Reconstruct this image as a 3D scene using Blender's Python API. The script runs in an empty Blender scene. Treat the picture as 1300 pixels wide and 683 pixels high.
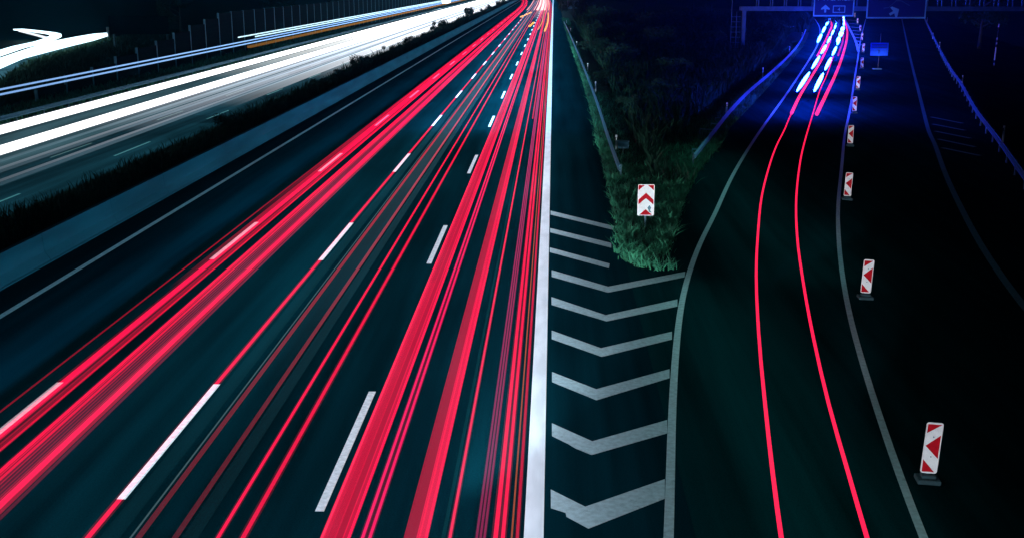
import bpy, bmesh, math, random
from mathutils import Vector, Matrix
random.seed(7)
S = bpy.context.scene
COL = S.collection
R = math.radians

# ------------------------------------------------------------------ camera
TH, PS, F, CH = R(14.2), R(2.04), 1445.0, 9.0          # pitch down, yaw left, focal length in photo px, height of the bridge deck
cam_d = bpy.data.cameras.new('camera'); cam = bpy.data.objects.new('camera', cam_d); COL.objects.link(cam)
cam.location = (0, 0, CH); cam.rotation_euler = (math.pi/2 - TH, 0, PS)
cam_d.sensor_width = 36; cam_d.lens = F/1300*36; cam_d.clip_start = 0.1; cam_d.clip_end = 6000
S.camera = cam
# ------------------------------------------------------------------ world: a night sky
W = bpy.data.worlds.new('World'); S.world = W; W.use_nodes = True
bgn = W.node_tree.nodes['Background']
bgn.inputs[0].default_value = (0.12, 0.45, 0.80, 1); bgn.inputs[1].default_value = 0.010
S.view_settings.view_transform = 'Standard'; S.view_settings.look = 'None'
S.view_settings.exposure = 0; S.view_settings.gamma = 1
S.cycles.use_denoising = True
S.cycles.transparent_max_bounces = 96
S.cycles.max_bounces = 4; S.cycles.diffuse_bounces = 2; S.cycles.glossy_bounces = 2
S.cycles.use_light_tree = True

def area(name, x0, x1, y0, y1, z, rad, color):
    d = bpy.data.lights.new(name, 'AREA'); d.shape = 'RECTANGLE'; d.size = x1-x0; d.size_y = y1-y0
    d.energy = rad*math.pi*(x1-x0)*(y1-y0); d.color = color
    o = bpy.data.objects.new(name, d); COL.objects.link(o); o.location = ((x0+x1)/2, (y0+y1)/2, z)
    return o
# unseen fill panels over the lanes, added in place of the passing headlamps' beams
area('headlamp_fill_near', -2.9, -0.2, -10, 70, 1.9, 2.4, (0.62, 0.84, 1.0))
area('headlamp_fill_middle_lane', -11.0, -4.6, -10, 70, 2.0, 1.55, (0.50, 0.88, 1.0))
area('headlamp_fill_far', -8.5, -0.6, 70, 560, 2.2, 6.4, (0.27, 0.66, 1.0))
o = area('headlamp_fill_left_lane', -0.3, 0.3, -10, 560, 0.75, 4.6, (0.06, 0.62, 1.0))     # added panel standing in for left-lane beams on the barrier
o.location.x = -12.4; o.rotation_euler = (0, R(77), 0)
area('headlamp_fill_ramp', 3.4, 5.6, -5, 34, 1.6, 0.62, (0.40, 1.0, 0.92))  # unseen teal fill added to lift the ramp and its lines
area('headlamp_fill_ramp_bend', 6.0, 9.5, 34, 62, 1.6, 0.30, (0.30, 1.0, 0.95))
area('headlamp_fill_oncoming', -28.5, -23.0, 20, 560, 1.0, 0.9, (0.30, 0.85, 1.0))  # unseen teal fill added over the inner oncoming lanes

# ------------------------------------------------------------------ helpers
def at(px, py, z=0.0):
    """the point of the level plane z that the photograph shows at pixel px, py (survey of the ground plan)"""
    u, v = px-650, 341.5-py
    f = F*math.cos(TH) + v*math.sin(TH); d = -F*math.sin(TH) + v*math.cos(TH)
    t = (z-CH)/d
    return Vector(((u*math.cos(PS) - f*math.sin(PS))*t, (u*math.sin(PS) + f*math.cos(PS))*t, z))
def tag(o, label=None, cat=None, group=None, kind=None):
    for k, v in (('label', label), ('category', cat), ('group', group), ('kind', kind)):
        if v: o[k] = v
    return o
def obj(name, vf, mat, parent=None, smooth=False):
    me = bpy.data.meshes.new(name); me.from_pydata([tuple(v) for v in vf[0]], [], vf[1]); me.update()
    if mat: me.materials.append(mat)
    if smooth:
        me.polygons.foreach_set('use_smooth', [True]*len(me.polygons))
    o = bpy.data.objects.new(name, me); COL.objects.link(o)
    if parent: o.parent = parent
    return o
def empty(name, loc=(0, 0, 0), rz=0):
    o = bpy.data.objects.new(name, None); COL.objects.link(o); o.location = loc; o.rotation_euler = (0, 0, rz)
    o.empty_display_size = 0.2
    return o
def copy_tree(o, parent=None):
    c = o.copy(); COL.objects.link(c)
    if parent: c.parent = parent
    for ch in list(o.children): copy_tree(ch, c)
    return c
def box(x0, x1, y0, y1, z0, z1):
    v = [(x, y, z) for z in (z0, z1) for y in (y0, y1) for x in (x0, x1)]
    return v, [(0, 2, 3, 1), (4, 5, 7, 6), (0, 1, 5, 4), (2, 6, 7, 3), (0, 4, 6, 2), (1, 3, 7, 5)]
def join(*vfs):
    V, Fc = [], []
    for v, f in vfs:
        n = len(V); V += list(v); Fc += [tuple(i+n for i in q) for q in f]
    return V, Fc
def bevelled(vf, w=0.01, seg=2):
    bm = bmesh.new(); vs = [bm.verts.new(v) for v in vf[0]]
    for f in vf[1]: bm.faces.new([vs[i] for i in f])
    bmesh.ops.recalc_face_normals(bm, faces=bm.faces)
    bmesh.ops.bevel(bm, geom=list(bm.edges), offset=w, segments=seg, affect='EDGES', profile=0.5)
    bm.verts.index_update()
    out = [tuple(v.co) for v in bm.verts], [tuple(x.index for x in f.verts) for f in bm.faces]
    bm.free(); return out
def cyl(p0, p1, r0, r1=None, n=10):
    r1 = r0 if r1 is None else r1
    p0, p1 = Vector(p0), Vector(p1); d = (p1-p0).normalized()
    a = d.orthogonal().normalized(); b = d.cross(a)
    V = [p0 + r0*(a*math.cos(t)+b*math.sin(t)) for t in [2*math.pi*i/n for i in range(n)]]
    V += [p1 + r1*(a*math.cos(t)+b*math.sin(t)) for t in [2*math.pi*i/n for i in range(n)]]
    Fc = [(i, (i+1) % n, n+(i+1) % n, n+i) for i in range(n)] + [tuple(range(n))[::-1], tuple(range(n, 2*n))]
    return V, Fc
def spline(pts, step=1.0):
    """Catmull-Rom through the points, sampled about every `step` metres near the camera and coarser far away"""
    P = [Vector(p) for p in pts]; P = [2*P[0]-P[1]] + P + [2*P[-1]-P[-2]]; out = []
    for i in range(1, len(P)-2):
        n = max(2, int((P[i+1]-P[i]).length/step))
        n = min(n, 24)
        for k in range(n):
            t = k/n; a, b, c, d = P[i-1], P[i], P[i+1], P[i+2]
            out.append(0.5*((2*b) + (-a+c)*t + (2*a-5*b+4*c-d)*t*t + (-a+3*b-3*c+d)*t**3))
    out.append(P[-2]); return out
def sweep(path, prof, closed=True, caps=True):
    """profile of (sideways, up) pairs carried along a level path"""
    n = len(prof); V = []; Fc = []
    for i, p in enumerate(path):
        a = path[max(i-1, 0)]; b = path[min(i+1, len(path)-1)]
        d = (b-a); d.z = 0; d.normalize(); s = Vector((d.y, -d.x, 0))
        for (u, w) in prof: V.append(p + s*u + Vector((0, 0, w)))
    m = n if closed else n-1
    for i in range(len(path)-1):
        for k in range(m):
            Fc.append((i*n+k, i*n+(k+1) % n, (i+1)*n+(k+1) % n, (i+1)*n+k))
    if closed and caps:
        Fc += [tuple(range(n))[::-1], tuple(range((len(path)-1)*n, len(path)*n))]
    return V, Fc
def ribbon(path, w, z=0):
    V, Fc = sweep(path, [(-w/2, z), (w/2, z)], closed=False)
    return V, [f[::-1] for f in Fc]
def offset(path, s):
    out = []
    for i, p in enumerate(path):
        a = path[max(i-1, 0)]; b = path[min(i+1, len(path)-1)]
        d = (b-a); d.z = 0; d.normalize(); out.append(p + Vector((d.y, -d.x, 0))*s)
    return out
def along(path, dist):
    for a, b in zip(path, path[1:]):
        l = (b-a).length
        if dist <= l: return a + (b-a)*(dist/l), (b-a).normalized()
        dist -= l
    return path[-1].copy(), (path[-1]-path[-2]).normalized()
def length(path): return sum((b-a).length for a, b in zip(path, path[1:]))
def text_vf(txt, size):
    cu = bpy.data.curves.new('t', 'FONT'); cu.body = txt; cu.size = size; cu.align_x = 'CENTER'; cu.resolution_u = 3
    to = bpy.data.objects.new('t', cu); COL.objects.link(to)
    bpy.context.view_layer.update()
    me = bpy.data.meshes.new_from_object(to)
    vf = [tuple(v.co) for v in me.vertices], [tuple(p.vertices) for p in me.polygons]
    bpy.data.objects.remove(to); bpy.data.curves.remove(cu); bpy.data.meshes.remove(me)
    return vf
def flat(vf, x, y, z, thick=0.012):
    """flat xy outline -> upright, facing -Y, with a thin body"""
    V = [(x+a, y, z+b) for a, b, *_ in vf[0]]; n = len(V)
    Fc = [tuple(f) for f in vf[1]]
    V2 = [(a, y+thick, c) for a, b, c in V]
    ed = {}
    for f in Fc:
        for i, j in zip(f, f[1:]+f[:1]): ed[(i, j)] = 1
    side = [(i, i+n, j+n, j) for (i, j) in ed if (j, i) not in ed]
    return V+V2, Fc + [tuple(i+n for i in f[::-1]) for f in Fc] + side
def poly(pts, z):
    bm = bmesh.new(); vs = [bm.verts.new((p[0], p[1], z)) for p in pts]
    f = bm.faces.new(vs); bmesh.ops.triangulate(bm, faces=[f])
    bmesh.ops.recalc_face_normals(bm, faces=bm.faces)
    if sum(q.normal.z for q in bm.faces) < 0: bmesh.ops.reverse_faces(bm, faces=bm.faces)
    bm.verts.index_update()
    out = [tuple(v.co) for v in bm.verts], [tuple(x.index for x in q.verts) for q in bm.faces]
    bm.free(); return out

# ------------------------------------------------------------------ materials
def mat(name, color, rough=0.6, metal=0.0, var=0.0, scale=5.0, bump=0.0, spec=0.5, color2=None, detail=6, stretch=None):
    m = bpy.data.materials.new(name); m.use_nodes = True; nt = m.node_tree; N = nt.nodes; L = nt.links
    b = N['Principled BSDF']; b.inputs['Roughness'].default_value = rough; b.inputs['Metallic'].default_value = metal
    b.inputs['Specular IOR Level'].default_value = spec
    b.inputs['Base Color'].default_value = (*color, 1)
    if var or bump or color2:
        g = N.new('ShaderNodeNewGeometry'); mp = N.new('ShaderNodeMapping')
        L.new(g.outputs['Position'], mp.inputs['Vector'])
        if stretch: mp.inputs['Scale'].default_value = stretch
        n = N.new('ShaderNodeTexNoise'); n.inputs['Scale'].default_value = scale; n.inputs['Detail'].default_value = detail
        L.new(mp.outputs[0], n.inputs['Vector'])
        r = N.new('ShaderNodeValToRGB')
        c2 = color2 if color2 else tuple(c*(1-var) for c in color)
        r.color_ramp.elements[0].position = 0.35; r.color_ramp.elements[1].position = 0.65
        r.color_ramp.elements[0].color = (*c2, 1); r.color_ramp.elements[1].color = (*color, 1)
        L.new(n.outputs[0], r.inputs[0]); L.new(r.outputs[0], b.inputs['Base Color'])
        if bump:
            n2 = N.new('ShaderNodeTexNoise'); n2.inputs['Scale'].default_value = scale*8; n2.inputs['Detail'].default_value = 4
            L.new(g.outputs['Position'], n2.inputs['Vector'])
            bp = N.new('ShaderNodeBump'); bp.inputs['Strength'].default_value = bump; bp.inputs['Distance'].default_value = 0.02
            L.new(n2.outputs[0], bp.inputs['Height']); L.new(bp.outputs[0], b.inputs['Normal'])
    return m
def asphalt(name, color, lane0, lanew):
    """dark asphalt: fine grain, long wheel tracks, broad patches and paving seams"""
    m = bpy.data.materials.new(name); m.use_nodes = True; nt = m.node_tree; N = nt.nodes; L = nt.links
    b = N['Principled BSDF']; b.inputs['Roughness'].default_value = 0.82; b.inputs['Specular IOR Level'].default_value = 0.0
    g = N.new('ShaderNodeNewGeometry')
    def noise(sc, stretch, det):
        mp = N.new('ShaderNodeMapping'); mp.inputs['Scale'].default_value = stretch; L.new(g.outputs['Position'], mp.inputs[0])
        n = N.new('ShaderNodeTexNoise'); n.inputs['Scale'].default_value = sc; n.inputs['Detail'].default_value = det
        L.new(mp.outputs[0], n.inputs['Vector']); return n.outputs[0]
    def mix(a, bb, op):
        q = N.new('ShaderNodeMath'); q.operation = op
        for i, x in enumerate((a, bb)):
            if isinstance(x, (int, float)): q.inputs[i].default_value = x
            else: L.new(x, q.inputs[i])
        return q.outputs[0]
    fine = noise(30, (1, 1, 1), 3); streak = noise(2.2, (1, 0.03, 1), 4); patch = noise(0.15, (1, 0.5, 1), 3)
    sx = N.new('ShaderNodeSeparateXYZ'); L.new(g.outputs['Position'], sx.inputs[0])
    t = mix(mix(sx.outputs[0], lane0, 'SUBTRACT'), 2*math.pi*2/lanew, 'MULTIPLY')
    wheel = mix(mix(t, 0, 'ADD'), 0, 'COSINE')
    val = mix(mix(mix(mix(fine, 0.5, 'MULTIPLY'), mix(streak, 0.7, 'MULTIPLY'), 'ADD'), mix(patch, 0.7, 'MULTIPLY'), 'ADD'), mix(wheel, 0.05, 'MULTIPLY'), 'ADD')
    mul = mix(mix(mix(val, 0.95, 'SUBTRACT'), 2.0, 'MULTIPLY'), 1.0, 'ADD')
    vm = N.new('ShaderNodeVectorMath'); vm.operation = 'SCALE'; vm.inputs[0].default_value = color
    L.new(mul, vm.inputs['Scale']); L.new(vm.outputs[0], b.inputs['Base Color'])
    bp = N.new('ShaderNodeBump'); bp.inputs['Strength'].default_value = 0.5; bp.inputs['Distance'].default_value = 0.01
    L.new(noise(60, (1, 1, 1), 2), bp.inputs['Height']); L.new(bp.outputs[0], b.inputs['Normal'])
    return m
def paint(name, color, wear=0.35):
    m = mat(name, color, rough=0.6, var=wear, scale=9, bump=0.2, color2=tuple(c*0.72 for c in color))
    nt = m.node_tree; N = nt.nodes; L = nt.links; b = N['Principled BSDF']
    g = N.new('ShaderNodeNewGeometry'); n = N.new('ShaderNodeTexNoise'); n.inputs['Scale'].default_value = 2.3; n.inputs['Detail'].default_value = 12
    n.inputs['Roughness'].default_value = 0.75
    L.new(g.outputs['Position'], n.inputs['Vector'])
    r = N.new('ShaderNodeValToRGB'); r.color_ramp.elements[0].position = 0.30; r.color_ramp.elements[1].position = 0.42
    r.color_ramp.elements[0].color = (0.35, 0.35, 0.35, 1)
    L.new(n.outputs[0], r.inputs[0])
    mx = N.new('ShaderNodeMix'); mx.data_type = 'RGBA'; mx.blend_type = 'MULTIPLY'; mx.inputs[0].default_value = wear*2
    old = b.inputs['Base Color'].links[0].from_socket
    L.new(old, mx.inputs[6]); L.new(r.outputs[0], mx.inputs[7]); L.new(mx.outputs[2], b.inputs['Base Color'])
    return m
def light(name, color, near, far=None, y0=15, y1=150, clear=True):
    """glow of a lamp drawn out over the exposure: adds to what lies behind it, its strength changes along the road"""
    m = bpy.data.materials.new(name); m.use_nodes = True; nt = m.node_tree; N = nt.nodes; L = nt.links
    N.remove(N['Principled BSDF']); out = N['Material Output']
    e = N.new('ShaderNodeEmission'); e.inputs[0].default_value = (*color, 1); k = 0.5 if clear else 1.0
    if far is None: e.inputs[1].default_value = near*k
    else:
        g = N.new('ShaderNodeNewGeometry'); s = N.new('ShaderNodeSeparateXYZ'); L.new(g.outputs['Position'], s.inputs[0])
        mr = N.new('ShaderNodeMapRange'); mr.inputs[1].default_value = y0; mr.inputs[2].default_value = y1
        mr.inputs[3].default_value = near*k; mr.inputs[4].default_value = far*k
        L.new(s.outputs[1], mr.inputs[0]); L.new(mr.outputs[0], e.inputs[1])
    if clear:
        t = N.new('ShaderNodeBsdfTransparent'); a = N.new('ShaderNodeAddShader')
        L.new(e.outputs[0], a.inputs[0]); L.new(t.outputs[0], a.inputs[1]); L.new(a.outputs[0], out.inputs[0])
    else: L.new(e.outputs[0], out.inputs[0])
    return m

M = {}
M['earth'] = mat('dark_earth', (0.012, 0.030, 0.020), 0.95, var=0.6, scale=0.6, bump=0.6, spec=0.1)
M['verge'] = mat('verge_soil', (0.012, 0.040, 0.024), 0.95, var=0.7, scale=1.3, bump=0.8, spec=0.1)
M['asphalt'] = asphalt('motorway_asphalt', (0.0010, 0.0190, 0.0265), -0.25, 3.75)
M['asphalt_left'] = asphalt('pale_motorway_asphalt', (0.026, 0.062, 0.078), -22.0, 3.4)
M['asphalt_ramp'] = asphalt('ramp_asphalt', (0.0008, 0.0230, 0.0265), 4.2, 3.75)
M['paint'] = paint('road_paint', (0.78, 0.78, 0.80), 0.3)
M['paint_new'] = mat('fresh_road_paint', (0.80, 0.79, 0.82), 0.6, var=.18, scale=3, bump=.08, stretch=(1, .25, 1))
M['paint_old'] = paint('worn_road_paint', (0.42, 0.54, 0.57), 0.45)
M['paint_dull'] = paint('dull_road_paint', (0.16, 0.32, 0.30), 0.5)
M['concrete'] = mat('concrete', (0.018, 0.125, 0.16), 0.85, spec=.1, var=0.35, scale=1.2, bump=0.3, stretch=(1, 0.15, 1))
M['steel'] = mat('galvanised_steel', (0.13, 0.34, 0.48), 0.45, 0.5, var=0.2, scale=3)
M['steel_dull'] = mat('dull_steel', (0.10, 0.22, 0.28), 0.6, 0.3, var=0.25, scale=2)
M['white'] = mat('white_sheeting', (0.86, 0.86, 0.88), 0.45, var=0.1, scale=9)
M['red'] = mat('red_sheeting', (0.55, 0.003, 0.014), 0.6, var=0.2, scale=9, spec=.1)
M['rubber'] = mat('recycled_rubber', (0.018, 0.055, 0.07), 0.8, var=0.3, scale=12, bump=0.4)
M['sign_blue'] = mat('blue_sign_face', (0.012, 0.03, 0.12), 0.5)
M['board_blue_lit'] = mat('blue_lit_board', (0.004, 0.12, 0.9), 0.5)  # blue of the ramp's flashing lamps put into the board colour
M['sign_text'] = mat('sign_lettering', (0.30, 0.80, 0.62), 0.5)
M['wall_panel'] = mat('noise_wall_panel', (0.0012, 0.004, 0.009), 0.95, spec=.02, var=0.4, scale=1.5, bump=0.3)
M['post_white'] = mat('white_plastic', (0.75, 0.8, 0.82), 0.5)
M['black'] = mat('black_plastic', (0.01, 0.01, 0.012), 0.5)
M['blade'] = mat('grass_blades', (0.045, 0.26, 0.14), 0.75, var=0.5, scale=1.1, spec=0.2, color2=(0.010, 0.055, 0.035))
M['weed'] = mat('weed_leaves', (0.018, 0.062, 0.036), 0.8, spec=0.15, scale=0.9, color2=(0.007, 0.025, 0.016))
M['leaf'] = mat('shrub_leaves', (0.030, 0.085, 0.055), 0.7, spec=0.2, scale=2.0, color2=(0.012, 0.04, 0.03))
M['bark'] = mat('bark', (0.05, 0.045, 0.04), 0.9, var=0.4, scale=8, bump=0.5)

# ------------------------------------------------------------------ ground and roads
XL0, XL1, ZL = -21.6, -38.6, -0.8      # the oncoming carriageway lies a little lower
ys = [-60, 0, 20, 40, 60, 80, 100, 130, 160, 200, 250, 300, 400, 600, 1000, 2000, 4500]
xs = [(-3000, ZL-.12), (-400, ZL-.12), (-120, ZL-.12), (-45, ZL-.12), (-39.5, ZL-.06), (-21.4, ZL-.06), (-19.9, -.06), (-17, -.06), (0, -.06), (20, -.06), (60, -.06), (200, -.06), (3000, -.06)]
V = [(x, y, z) for y in ys for (x, z) in xs]; n = len(xs)
Fc = [(j*n+i, j*n+i+1, (j+1)*n+i+1, (j+1)*n+i) for j in range(len(ys)-1) for i in range(n-1)]
tag(obj('ground', (V, Fc), M['earth']), kind='structure')

def strip(x0, x1, y0, y1, z, ny=40):
    V = []; Fc = []
    for j in range(ny+1):
        y = y0 + (y1-y0)*(j/ny)**1.6
        V += [(x0, y, z), (x1, y, z)]
        if j: k = 2*j; Fc.append((k-2, k-1, k+1, k))
    return V, Fc
main_road = tag(obj('main_road', strip(-16.6, 2.45, -40, 1500, 0), M['asphalt']), kind='structure')
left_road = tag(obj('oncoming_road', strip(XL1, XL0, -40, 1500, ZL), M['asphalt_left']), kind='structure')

# ramp: measured lines
rampL = spline([(0.9, 8, 0), (1.5, 13.2, 0)] + [at(*p) for p in [(850, 683), (851, 600), (853, 520), (859, 430), (866, 375), (876, 342), (888, 308), (905, 278), (930, 223), (962, 171), (995, 125), (1012, 100), (1030, 72), (1038, 57), (1041, 45), (1040, 34), (1034, 24)]])
rampR = spline([(5.3, 9, 0), (5.72, 13, 0)] + [at(*p) for p in [(1171, 683), (1141, 604), (1111, 512), (1082, 417), (1068, 342), (1064, 290), (1064, 259), (1069, 208), (1072.5, 171), (1079, 140), (1085, 100), (1089, 75), (1091, 60), (1094, 45), (1099, 25)]])
farR = spline([(12.0, 22, 0), (12.8, 27.5, 0)] + [at(*p) for p in [(1300, 390), (1265, 342), (1245, 311), (1222, 268), (1200, 221), (1185, 178), (1180, 171), (1165, 112), (1154, 67), (1145, 25)]])
railR = spline([(15.4, 31, 0), (18.2, 41, 0)] + [at(*p, 0.7) for p in [(1300, 221), (1264, 171), (1240, 140), (1220, 105), (1207, 87), (1192, 60), (1182, 40), (1171, 17)]])
for p in railR: p.z = 0
railG = spline([at(*p, 0.7) for p in [(881, 197), (902, 171), (925, 142), (950, 116), (975, 95), (1000, 72), (1015, 54), (1023, 38)]])
for p in railG: p.z = 0
railM = spline([at(*p, 0.7) for p in [(787, 212), (772, 171), (755, 120), (736, 72), (722, 40), (716, 28)]])
for p in railM: p.z = 0
def relax(P, n=10):
    for _ in range(n):
        P = [P[0]] + [(a+2*b+c)/4 for a, b, c in zip(P, P[1:], P[2:])] + [P[-1]]
    return P
rampL, rampR, farR, railR, railG, railM = [relax(q) for q in (rampL, rampR, farR, railR, railG, railM)]
edgeR = offset(railR, 0.8)
pl = [(1.2, -38)] + [(p.x, p.y) for p in ([Vector((19.5, -38, 0))] + edgeR)]
pl += [(edgeR[-1].x + 12, 700), (1.2, 700)]
ramp = tag(obj('ramp_road', poly(pl, -0.004), M['asphalt_ramp']), kind='structure')

# grass island between the motorway and the ramp
iL = [at(*p) for p in [(715.5, 28), (730, 75), (741, 110), (757, 171), (770, 235), (780, 285), (790, 322)]]
for p in iL: p.x += random.uniform(-.05, .05)
tip = [at(*p) for p in [(800, 337), (815, 342), (832, 340), (846, 328), (853, 312)]]
iR = [at(*p) for p in [(862, 278), (873, 246), (890, 215), (917, 183)]]
ro = offset(rampL, -1.9); ro = [p for p in ro if p.y > iR[-1].y + 6]
island = spline([Vector((2.45, 690, 0))] + iL + tip + iR, 2.0) + ro
ig = [(p.x, p.y) for p in island] + [(70, 330), (30, 500), (10, 690)]
tag(obj('grass_island', poly(ig, 0.03), M['verge']), kind='structure')
# verge between the shoulder and the noise wall
tag(obj('left_verge', poly([(-43.5, -40), (XL1+.1, -40), (XL1+.1, 900), (-43.5, 900)], ZL+0.03), M['verge']), kind='structure')
tag(obj('median_strip', poly([(-21.5, -40), (-17.75, -40), (-17.75, 900), (-21.5, 900)], -0.02), M['verge']), kind='structure')

# ------------------------------------------------------------------ night haze over the road
hz = obj('haze', box(-400, 300, -30, 900, -3, 16), None); tag(hz, kind='stuff')
m = bpy.data.materials.new('haze_air'); m.use_nodes = True; n_ = m.node_tree; n_.nodes.remove(n_.nodes['Principled BSDF']); v_ = n_.nodes.new('ShaderNodeVolumePrincipled')
v_.inputs['Density'].default_value = 0.00028; v_.inputs['Color'].default_value = (.06, .60, 1, 1); v_.inputs['Anisotropy'].default_value = .3
n_.links.new(v_.outputs[0], n_.nodes['Material Output'].inputs['Volume']); hz.data.materials.append(m)

# ------------------------------------------------------------------ painted markings (children of their road)
Z1 = 0.004
obj('edge_line', strip(-0.42, -0.09, -30, 1200, Z1), M['paint_new'], main_road)
obj('edge_line', strip(-15.32, -15.12, -30, 1200, Z1), M['paint'], main_road)
for x in (-4.02, -7.67, -11.33):
    for k in range(-1, 29):
        y = (18.15 if x > -5 else 18.5) + 18*k
        obj('lane_dash', ([(x-.08, y, Z1), (x+.08, y, Z1), (x+.08, y+6, Z1), (x-.08, y+6, Z1)], [(0, 1, 2, 3)]), M['paint'], main_road)
for x in (-25.25, -28.65, -32.2):
    for k in range(0, 24):
        y = (45.6 if x < -26 else 46.4) + 18*k
        obj('lane_dash', ([(x-.07, y, ZL+Z1), (x+.07, y, ZL+Z1), (x+.07, y+6, ZL+Z1), (x-.07, y+6, ZL+Z1)], [(0, 1, 2, 3)]), M['paint_dull'], left_road)
obj('edge_line', strip(-22.3, -22.12, -30, 900, ZL+Z1), M['paint_dull'], left_road)
obj('edge_line', strip(-36.7, -36.4, -30, 900, ZL+Z1), M['paint_old'], left_road)
zr = 0.0
obj('edge_line', ribbon(rampL, 0.17, 0.004), M['paint_old'], ramp)
obj('edge_line', ribbon(rampR, 0.15, 0.004), M['paint_old'], ramp)
obj('edge_line', ribbon(farR, 0.24, 0.004), M['paint_dull'], ramp)
# chevrons of the closed wedge; each a measured outline (outer left, apex top, right top, right bottom, apex bottom, left bottom)
chev = [
 [(695, 621), (743, 643), (844, 608), (844, 633), (747, 671), (719, 656), (718, 651), (695, 645)],
 [(697, 537), (752, 560), (847, 533), (847, 550), (751, 577.5), (730, 569), (722, 564), (697, 553.5)],
 [(697.5, 472), (757, 494), (850, 468.5), (850, 480), (757, 508), (697.5, 485)],
 [(697.5, 419.5), (763, 442), (853, 421), (853, 431), (764, 453), (697.5, 430.5)],
 [(697.5, 377), (769, 400), (860, 380), (860, 389), (770, 408), (697.5, 387)],
 [(698, 343), (772, 364), (870, 345), (869, 352), (772, 371.5), (698, 351.5)],
]
for c in chev:
    P = [at(*p) for p in c]
    P = [Vector((p.x + (0.06 if k in (0, len(P)-1) else 0), p.y, 0)) for k, p in enumerate(P)]
    obj('chevron_marking', poly([(p.x, p.y) for p in P], 0.006), M['paint_old'], ramp)
for c in [[(698, 314.5), (774, 335), (773, 341), (698, 320.5)], [(698.5, 290), (776, 309), (776, 315), (698.5, 295.5)], [(699, 268), (779, 287.5), (779, 292.5), (699, 273)]]:
    P = [at(*p) for p in c]
    obj('hatch_bar', poly([(p.x, p.y) for p in P], 0.006), M['paint_old'], main_road)
for (x0, y0, x1, y1) in [(1180, 149, 1222, 157), (1182, 158, 1225, 166), (1185, 167, 1232, 176), (1189, 177, 1238, 187), (1194, 188, 1244, 198)]:
    a, b = at(x0+2, y0), at(x1, y1); d = (b-a).normalized(); s = Vector((-d.y, d.x, 0))*0.14
    obj('hatch_bar', poly([(p.x, p.y) for p in (a-s, b-s, b+s, a+s)], 0.006), M['paint_dull'], ramp)
# hatching where the ramp leaves the closed lane
for k in range(8):
    y = 26+k*4.4
    l = at(1077+k*1.55, y); r = at(1091+k*0.2, y+1)
    d = (r-l).normalized(); s = Vector((-d.y, d.x, 0))*0.3
    obj('hatch_bar', poly([(p.x, p.y) for p in (l-s, r-s, r+s, l+s)], 0.006), M['paint_old'], ramp)
split = spline([at(*p) for p in [(1090, 66), (1085, 50), (1075, 30), (1070, 20), (1062, 8)]])
obj('edge_line', ribbon(split, 0.35, 0.006), M['paint_old'], ramp)

# ------------------------------------------------------------------ concrete median barrier
bar = empty('median_barrier', (-16.85, 0, 0))
tag(bar, 'long grey concrete barrier beside the left edge line of the red-streaked carriageway', 'barrier')
prof = [(-.62, 0), (0.0, 0), (0.0, .08), (-.17, .34), (-.22, .95), (-.40, .95), (-.45, .34), (-.62, .08)]
vf = []
for k in range(-3, 100):
    y0 = k*6.0; 
    vf.append(sweep([Vector((0.30, y0+.012, 0)), Vector((0.30, y0+5.988, 0))], prof))
obj('barrier_wall', join(*vf), M['concrete'], bar)
# paved gutter in front of the barrier
obj('gutter_strip', box(.32, .36, -30, 600, 0.0, 0.05), M['concrete'], bar)

# ------------------------------------------------------------------ guard rails
WB = [(0, -.155), (.0, -.12), (-.08, -.085), (-.08, -.045), (0, -.01), (0, .01), (-.08, .045), (-.08, .085), (0, .12), (0, .155),
      (.012, .155), (.012, .115), (-.068, .08), (-.068, .05), (.012, .015), (.012, -.015), (-.068, -.05), (-.068, -.08), (.012, -.115), (.012, -.155)]
def guard_rail(path, label, flip=1, zt=0.62, every=4.0, base=0.0, far=320, mt='steel'):
    t = empty('guard_rail', path[0]); o = path[0]
    loc = [p-o for p in path]
    prof = [(u*flip, w+zt) for u, w in WB]
    obj('rail', sweep([p+Vector((0, 0, base-o.z)) for p in loc], prof), M[mt], t)
    L = length(path); d = 0.5; k = 0
    while d < min(L, far) and k < 95:
        p, dr = along(path, d); s = Vector((dr.y, -dr.x, 0)); q = p - o + s*(0.08*flip)
        a, b, c = q.x, q.y, base-o.z
        obj('post', box(a-.035, a+.035, b-.05, b+.05, c-.1, c+zt+.12), M['steel_dull'], t)
        d += every*(1 if d < 120 else 2); k += 1
    tag(t, label, 'guard rail'); return t
guard_rail(railM, 'thin guard rail along the motorway side of the grass wedge, pale teal', flip=1)
guard_rail(railG, 'blue-lit guard rail curving along the left side of the ramp', flip=-1)
guard_rail(railR, 'blue-lit guard rail at the far right beside the closed lane', flip=1)
pth = [Vector((-38.3, y, ZL)) for y in (52, 58, 66)] + [Vector((-37.9, y, ZL)) for y in (75, 85, 100, 130, 170, 230, 320, 480, 640)]
pth = spline(pth); 
g = guard_rail(pth, 'long pale guard rail on the far side of the white-streaked carriageway', flip=-1, base=ZL, far=380, every=4.5)

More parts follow.
